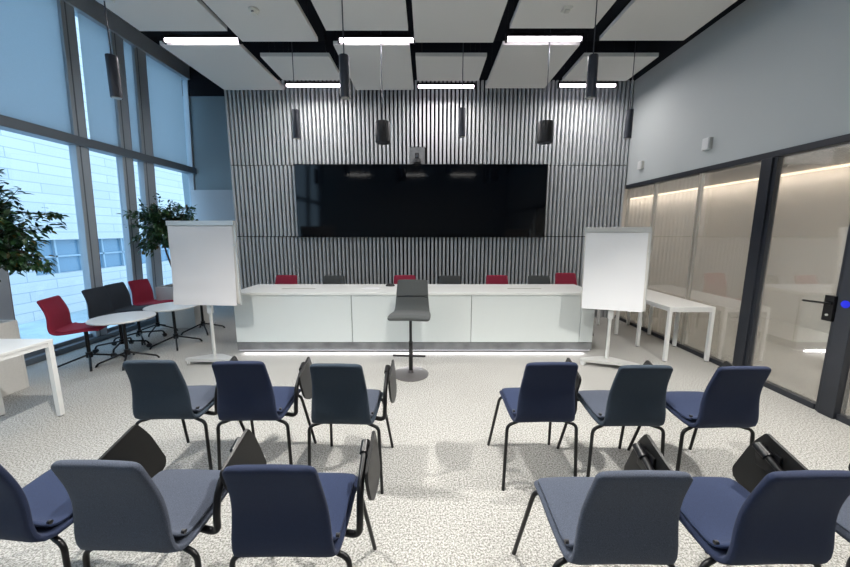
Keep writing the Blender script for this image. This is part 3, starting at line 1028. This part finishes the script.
# ================================================================== SIDE TABLES
def leg_table(lab, loc, sx, sy, z, rows, lw=0.036):
    r = thing('side_table', lab, 'table', loc)
    MB().box(0, sx, 0, sy, z - 0.022, z, 0.003).build('tabletop', M['white'], r, smooth=False)
    mb = MB()
    for y in (rows[0] + lw / 2, rows[-1] - lw / 2):
        mb.box(lw, sx - lw, y - lw / 2 + 0.004, y + lw / 2 - 0.004, z - 0.058, z - 0.022)
    for x in (0.006, sx - 0.03):
        mb.box(x, x + 0.024, lw, sy - lw, z - 0.055, z - 0.022)
    mb.build('frame', M['white'], r, smooth=False)
    for y in rows:
        ya = min(max(y, 0), sy - lw)
        for x in (0.0, sx - lw):
            l = MB().box(x, x + lw, ya, ya + lw, 0.008, z - 0.022, 0.003).build('leg', M['white'], r, smooth=False)
            MB().box(x + 0.008, x + lw - 0.008, ya + 0.008, ya + lw - 0.008, 0.0, 0.008).build('foot', M['black_plastic'], l, smooth=False)
    return r


leg_table('long narrow white table standing along the glass wall', (2.75, 3.76, 0), 0.52, 1.60, 0.65, [0, 0.52, 1.03, 1.56])
leg_table('white table at the left edge of the photo, beside the near planter', (-3.52, 1.15, 0), 0.53, 1.47, 0.65, [0, 1.43])

# ================================================================== PLANTS
def ficus(lab, loc, w, d, h, cz, R, n, seed, cx=0, cy=0):
    random.seed(seed)
    r = thing('potted_ficus', lab, 'potted plant', loc, 0, 'potted ficus trees by the windows')
    t = 0.02
    mb = MB()
    mb.box(-w / 2, w / 2, -d / 2, -d / 2 + t, 0, h, 0.003).box(-w / 2, w / 2, d / 2 - t, d / 2, 0, h, 0.003)
    mb.box(-w / 2, -w / 2 + t, -d / 2 + t, d / 2 - t, 0, h, 0.003).box(w / 2 - t, w / 2, -d / 2 + t, d / 2 - t, 0, h, 0.003)
    mb.build('planter', M['beige'], r, smooth=False)
    MB().box(-w / 2 + t, w / 2 - t, -d / 2 + t, d / 2 - t, h - 0.1, h - 0.03).build('soil', M['soil'], r, smooth=False)
    mb = MB()
    tips = []
    c = Vector((cx, cy, cz))
    for b_ in range(3):
        a = b_ * 2.1
        base = Vector((0.04 * cos(a), 0.04 * sin(a), h - 0.05))
        mid = base.lerp(c, 0.6) + Vector((0.05 * cos(a), 0.05 * sin(a), 0))
        mb.tube([base, mid, c + Vector((0.06 * cos(a), 0.06 * sin(a), 0.1))], [0.016, 0.012, 0.008], 8)
    for i in range(70):
        th = random.uniform(0, 2 * pi)
        ph = math.acos(random.uniform(-0.95, 1))
        rr = random.uniform(0.5, 1.0)
        e = c + Vector((R[0] * sin(ph) * cos(th), R[1] * sin(ph) * sin(th), R[2] * cos(ph))) * rr
        s0 = c + Vector((random.uniform(-.05, .05), random.uniform(-.05, .05), random.uniform(-R[2] * .5, R[2] * .3)))
        m_ = s0.lerp(e, 0.5) + Vector((0, 0, 0.05))
        mb.tube([s0, m_, e], [0.006, 0.004, 0.002], 5)
        tips.append((s0, m_, e))
    mb.build('trunk_and_branches', M['bark'], r)
    mb = MB()
    for i in range(n):
        s0, m_, e = random.choice(tips)
        t_ = random.uniform(0.35, 1.0)
        p = (s0 * (1 - t_) ** 2 + m_ * 2 * t_ * (1 - t_) + e * t_ * t_)
        p += Vector([random.gauss(0, 0.022) for _ in range(3)])
        out = (p - c)
        dirv = (out.normalized() * 0.6 + Vector((random.gauss(0, .5), random.gauss(0, .5), random.uniform(-.9, .15)))).normalized()
        side = dirv.cross(Vector((random.gauss(0, .4), random.gauss(0, .4), 1))).normalized()
        up = side.cross(dirv)
        L_ = random.uniform(0.05, 0.08)
        Wd = L_ * random.uniform(0.2, 0.26)
        q = []
        for (f, s1, dz) in ((0, 0, 0), (0.3, -1, 0.05), (0.62, -0.8, 0.02), (1.0, 0, -0.12), (0.62, 0.8, 0.02), (0.3, 1, 0.05)):
            q.append(mb.bm.verts.new(p + dirv * (f * L_) + side * (s1 * Wd) + up * (dz * L_)))
        m1 = mb.bm.verts.new(p + dirv * (0.3 * L_))
        m2 = mb.bm.verts.new(p + dirv * (0.65 * L_) - up * (0.02 * L_))
        for f in ((q[0], q[1], m1), (q[1], q[2], m2, m1), (q[2], q[3], m2), (q[3], q[4], m2), (q[4], q[5], m1, m2), (q[5], q[0], m1)):
            mb.bm.faces.new(f)
    me = mb.build('foliage', M['leaf'], r)
    return r


ficus('leafy ficus tree in a tall beige planter at the left edge', (-4.12, 2.76, 0), 0.48, 0.74, 0.67, 1.49, (0.58, 0.52, 0.60), 4200, 4, 0.19, 0.26)
ficus('leafy ficus tree in a beige planter behind the left flipchart', (-3.90, 5.36, 0), 0.56, 0.40, 0.65, 1.56, (0.56, 0.50, 0.47), 3300, 21, -0.08, -0.16)
